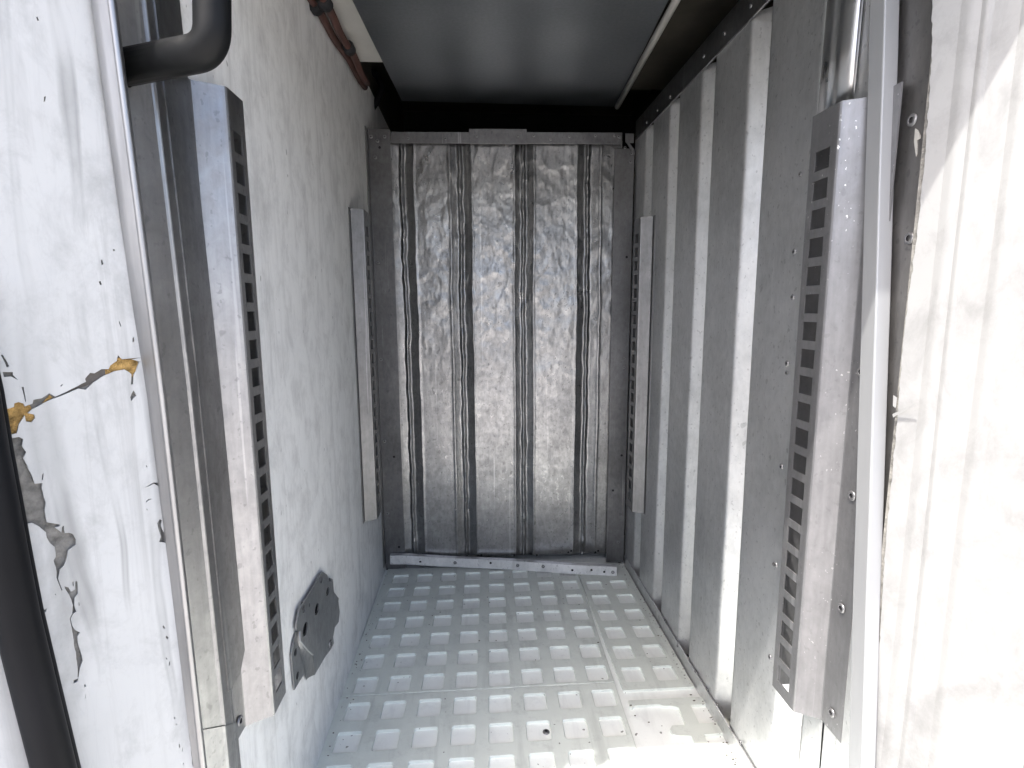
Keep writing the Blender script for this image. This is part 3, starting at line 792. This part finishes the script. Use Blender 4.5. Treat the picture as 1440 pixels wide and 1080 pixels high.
LP = [(-0.3030, 0.4940), (-0.2950, 0.5113), (-0.2845, 0.5342), (-0.2827, 0.5372), (-0.2824, 0.5400), (-0.2824, 0.562)]
fold('lower_plate', LP, -0.02, 0.372, 'rail', pr, 20, 0.0, 0.0, False, 0.0004, 0.7)

# black grab handle
hd = thing('grab_handle', (-0.283, 0.548, 1.0), 'black plastic grab handle bolted beside the doorway, upper left', 'handle')
HS = [(-0.2934, 1.0001)][0]
HC = [(-0.2091, 1.0040)][0]
HT = [(-0.1981, 1.1617)][0]
hp_pts = arc_path([(HS[0], 0.5020, HS[1]), (HC[0], 0.4760, HC[1]), (HT[0], 0.4760, HT[1]), (HS[0], 0.5020, HT[1] + 0.004)], 0.019, 10)
tube('grip', hp_pts, 0.0143, 'handle', hd, 20, 0.92)
for z in (HS[1], HT[1] + 0.004):
    box('foot', (HS[0] - 0.012, 0.490, z - 0.0155), (HS[0] + 0.001, 0.516, z + 0.0155), 'handle', hd, 0.003)

# rubber door seal hanging askew along the jamb
sl = thing('door_seal', (-0.34, 0.41, 0.5), 'black rubber door seal running slantwise down the left jamb', 'seal')
SP = [(0.1167, 0.8234), (0.1122, 0.7383), (0.1115, 0.6946), (0.1092, 0.6128), (0.1076, 0.5667), (0.1036, 0.5019), (0.0992, 0.4329), (0.0947, 0.3627)]
tube('gasket', [jp(s, z, 0.012) for s, z in SP], [0.0125] * 8, 'rubber', sl, 16, 1.1)
tube('lip', [jp(s - 0.012, z, 0.006) for s, z in SP], [0.005] * 8, 'rubber', sl, 10)

# ================================================================== RIGHT DOOR JAMB
K0 = Vector((0.460, 0.540, 0)); KD = Vector((0.6, -0.8, 0)); KN = Vector((-0.8, -0.6, 0))
def kp(s, z, d=0.0): return K0 + KD * s + KN * d + Vector((0, 0, z))
jr = thing('door_jamb', (0.50, 0.48, 0.4), 'sunlit white door jamb with flaking edge, right of the opening', 'door jamb')
p2 = K0 + KD * 0.137
prism('core', [(K0.x, K0.y), (p2.x, p2.y), (0.95, p2.y), (0.95, 0.62), (0.475, 0.62), (0.475, 0.54)], -0.5, 1.284, 'fibre', jr)
IN = [(-0.0036, 1.0975), (0.0004, 1.0569), (0.0022, 1.0098), (0.0040, 0.9479), (0.0041, 0.9129), (0.0041, 0.8773), (0.0029, 0.8338), (0.0017, 0.8042), (0.0011, 0.7587), (0.0017, 0.7201), (0.0030, 0.6649), (0.0031, 0.6163), (0.0031, 0.5666), (0.0045, 0.4989), (0.0073, 0.4119), (0.0053, 0.3562), (0.0032, 0.2987), (0.0019, 0.2399)]
inner = [(IN[0][0], 1.283)] + IN + [(IN[-1][0], -0.49)]
skin = [ragged(inner + [(0.135, -0.49), (0.135, 1.283)], 0.004, 0.0012, 11.0)]
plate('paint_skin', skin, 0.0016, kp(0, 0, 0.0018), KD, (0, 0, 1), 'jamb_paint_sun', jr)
# raised folds in the moulded skin
for s, w in ((0.028, 0.010), (0.041, 0.006), (0.072, 0.009)):
    bm = bmesh.new(); G = []
    for j in range(41):
        z = -0.48 + 1.76 * j / 40
        c = s + 0.003 * noise.noise(Vector((z * 2, s * 90, 0)))
        G.append([bm.verts.new(kp(c + u * w, z, 0.0024 + 0.0022 * math.cos(u * math.pi / 2) ** 2 if abs(u) < 1 else 0.0022)) for u in (-1, -0.66, -0.33, 0, 0.33, 0.66, 1)])
    for A, B in zip(G, G[1:]):
        for k in range(6):
            bm.faces.new((A[k], A[k + 1], B[k + 1], B[k]))
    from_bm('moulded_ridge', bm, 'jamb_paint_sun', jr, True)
# curled paint flakes at the broken edge
FK = [(-0.0014, 0.6792), (0.0035, 0.6829), (0.0126, 0.6891), (0.0197, 0.6938), (0.0205, 0.6928), (0.0128, 0.6868), (0.0030, 0.6789), (-0.0004, 0.6754)]
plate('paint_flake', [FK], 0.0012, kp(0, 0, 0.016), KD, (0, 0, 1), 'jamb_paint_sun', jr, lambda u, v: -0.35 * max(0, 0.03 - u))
fk2 = [(-0.0020, 0.7001), (0.0015, 0.6975), (0.0012, 0.6866), (-0.0015, 0.6882)]
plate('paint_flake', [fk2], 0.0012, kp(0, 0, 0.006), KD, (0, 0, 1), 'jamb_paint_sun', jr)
sr = thing('door_seal', (0.55, 0.42, 0.5), 'dark rubber seal at the outer edge of the sunlit right jamb', 'seal')
tube('gasket', [kp(0.1435, z, 0.002) for z in (-0.4, 0.2, 0.8, 1.28)], 0.005, 'rubber', sr, 12)
sk = thing('outer_skin', (0.75, 0.40, 0.4), 'beige outer body skin just past the dark seal at the lower right', 'body panel')
box('panel', (p2.x + 0.012, 0.418, -0.5), (0.97, 0.4275, 1.284), 'body', sk, 0.002)

tl = thing('edge_trim', (0.456, 0.59, 0.0), 'pale upright aluminium edge post beside the sunlit white jamb', 'trim')
def post_y(z): return -0.0828 * (1.12 - z)            # the post leans towards the door at its foot
tp = [(0.4445, 0.612), (0.4440, 0.5915), (0.4444, 0.5904), (0.4455, 0.5900), (0.4600, 0.5900), (0.4611, 0.5905), (0.4685, 0.6000), (0.4685, 0.612)]
n = len(tp); zz = [-0.02 + 1.303 * j / 24 for j in range(25)]
vs = [(x + 0.0006 * noise.noise(Vector((z * 5, 1, 1))), y + post_y(z) + 0.0008 * noise.noise(Vector((z * 8, 3, 2))), z) for z in zz for x, y in tp]
fs = [[j * n + i, j * n + (i + 1) % n, (j + 1) * n + (i + 1) % n, (j + 1) * n + i] for j in range(24) for i in range(n)]
fs += [list(range(n)), list(range(24 * n, 25 * n))]
mesh('post', vs, fs, 'pale', tl)
plate('front_sheet', [[(0.603, -0.01), (0.603, 1.26), (0.61 + post_y(1.26), 1.26), (0.61 + post_y(-0.01), -0.01)]], 0.0012, (XR - 0.0002, 0, 0), (0, 1, 0), (0, 0, 1), 'galv', rw)
bl = thing('jamb_liner', (0.468, 0.57, 0.0), 'dark stained steel liner with chipped paint between edge post and right jamb', 'liner')
box('sheet', (0.4655, 0.542, -0.02), (0.4675, 0.592, 1.283), 'blotch', bl)
for c in [(0.5627, 0.9916), (0.5510, 0.8684)]:
    rivet(bl, (0.4653, c[0], c[1]), (-1, 0, 0), BIG, 0.9)
CH = [(0.5567, 0.9813), (0.5530, 0.9782), (0.5489, 0.9711), (0.5489, 0.9691), (0.5530, 0.9684), (0.5519, 0.9628), (0.5512, 0.9541), (0.5522, 0.9521), (0.5567, 0.9682), (0.5566, 0.9737)]
plate('paint_chip', [CH], 0.0008, (0.4650, 0, 0), (0, 1, 0), (0, 0, 1), 'tube', bl)

# polished half-round cover that runs up from the near rail
pc = thing('conduit_cover', (0.458, 0.675, 1.05), 'polished half-round steel cover running up from the wide right rail to the roof', 'conduit')
prf = []
for k in range(17):
    t = k / 16
    prf.append((XR - 0.003 - 0.012 * math.sin(math.pi * t) ** 0.6 + 0.004 * math.exp(-((t - 0.42) / 0.07) ** 2), 0.642 + 0.066 * t))
bm = bmesh.new(); G = []
for x, y in prf:
    G.append([bm.verts.new((x, y - 0.02 * (z - 1.05), z)) for z in (1.040, 1.1, 1.16, 1.258)])
for A, B in zip(G, G[1:]):
    for k in range(3):
        bm.faces.new((A[k], A[k + 1], B[k + 1], B[k]))
bmesh.ops.recalc_face_normals(bm, faces=bm.faces)
bmesh.ops.solidify(bm, geom=bm.faces[:], thickness=0.0012)
from_bm('cover', bm, 'chrome', pc, True)

# ================================================================== OVERHEAD
cp = thing('ceiling_plate', (0.1, 1.05, 1.35), 'grey flat cold plate hanging under the roof', 'ceiling plate')
plate('panel', [[(-0.239, 0.60), (0.328, 0.60), (0.396, 1.537), (-0.189, 1.528)]], 0.04, (0, 0, 1.370), (1, 0, 0), (0, 1, 0), 'plate', cp)
cv = thing('ceiling_cove', (-0.25, 1.0, 1.40), 'grubby white moulded strip between the copper pipes and the ceiling plate', 'cove')
CE = [(-0.2530, 1.3658)][0]
box('moulding', (-0.3700, 0.57, 1.375), (-0.200, CE[1], 1.435), 'cove', cv, 0.004)
rt = thing('ceiling_tube', (0.40, 1.2, 1.345), 'dull white tube running along the right edge of the ceiling plate', 'tube')
TB = [(0.3589, 0.9354), (0.3696, 1.0159), (0.3982, 1.5226)]
tube('tube', [(x, y, 1.345) for x, y in TB], 0.0075, 'tube', rt, 14)
od = thing('ceiling_lining', (0.58, 1.2, 1.4), 'dark olive lining under the roof beside the white tube', 'lining')
box('board', (0.415, 0.57, 1.420), (0.695, 1.60, 1.440), 'olive', od, 0.002)

# crumbs of dirt on the floor
bm = bmesh.new()
rnd = random.Random(11)
for i in range(170):
    if rnd.random() < 0.45:
        x = 0.452 - abs(rnd.gauss(0, 0.012)); y = rnd.uniform(0.75, 1.54)
    elif rnd.random() < 0.4:
        x = -0.284 + abs(rnd.gauss(0, 0.010)); y = rnd.uniform(0.85, 1.54)
    else:
        x = rnd.uniform(-0.27, 0.44); y = rnd.uniform(0.75, 1.5)
    r = rnd.uniform(0.0006, 0.0017)
    q = bmesh.ops.create_icosphere(bm, subdivisions=1, radius=r)
    sx, sy = rnd.uniform(0.7, 2.0), rnd.uniform(0.6, 1.2)
    for v in q['verts']:
        v.co = Vector((x + v.co.x * sx, y + v.co.y * sy, 0.0009 + v.co.z * 0.6))
dd = from_bm('floor_dirt', bm, 'crack_dark')
props(dd, 'dark crumbs of dirt scattered over the white plastic floor grids', 'dirt', None, 'stuff')

CPG = 'copper pipes along the top of the white wall'
def pipe(label, pxs, x, r, coup):
    pts = [(x, y, z) for y, z in pxs]
    a, b = Vector(pts[0]), Vector(pts[-1])
    t = thing('copper_pipe', pts[0], label, 'pipe', CPG)
    d = (b - a).normalized()
    path = [a - d * 0.35] + [a.lerp(b, i / 10) + Vector((0.0015 * math.sin(i * 1.3), 0, 0.0015 * math.cos(i))) for i in range(11)]
    tube('run', path, r, 'copper', t, 12)
    for f in coup:
        c = a.lerp(b, f)
        tube('clamp', [c - d * 0.012, c - d * 0.009, c + d * 0.009, c + d * 0.012], [r * 1.15, r * 1.7, r * 1.7, r * 1.15], 'dark', t, 14)
    return t
pipe('rusty copper pipe tight against the top of the white wall', [(1.0476, 1.3414), (1.5135, 1.3782)], -0.283, 0.0075, [0.05])
pipe('rusty copper pipe with a black clamp, next to the white moulded strip', [(1.0400, 1.3381), (1.4207, 1.3525)], -0.260, 0.0075, [0.02, 0.5])
ho = thing('drain_hose', (-0.24, 1.6, 1.3), 'dark looped hose dropping behind the top corner of the bulkhead', 'hose')
hx = [(-0.3433, 1.4827), (-0.3054, 1.4973), (-0.2772, 1.4784), (-0.2680, 1.4470), (-0.2841, 1.4109), (-0.3107, 1.3745), (-0.3260, 1.3139)]
tube('hose', [(x, 1.70, z) for x, z in hx], 0.010, 'rubber', ho, 12)

props(wl, group=None)
bpy.context.view_layer.update()
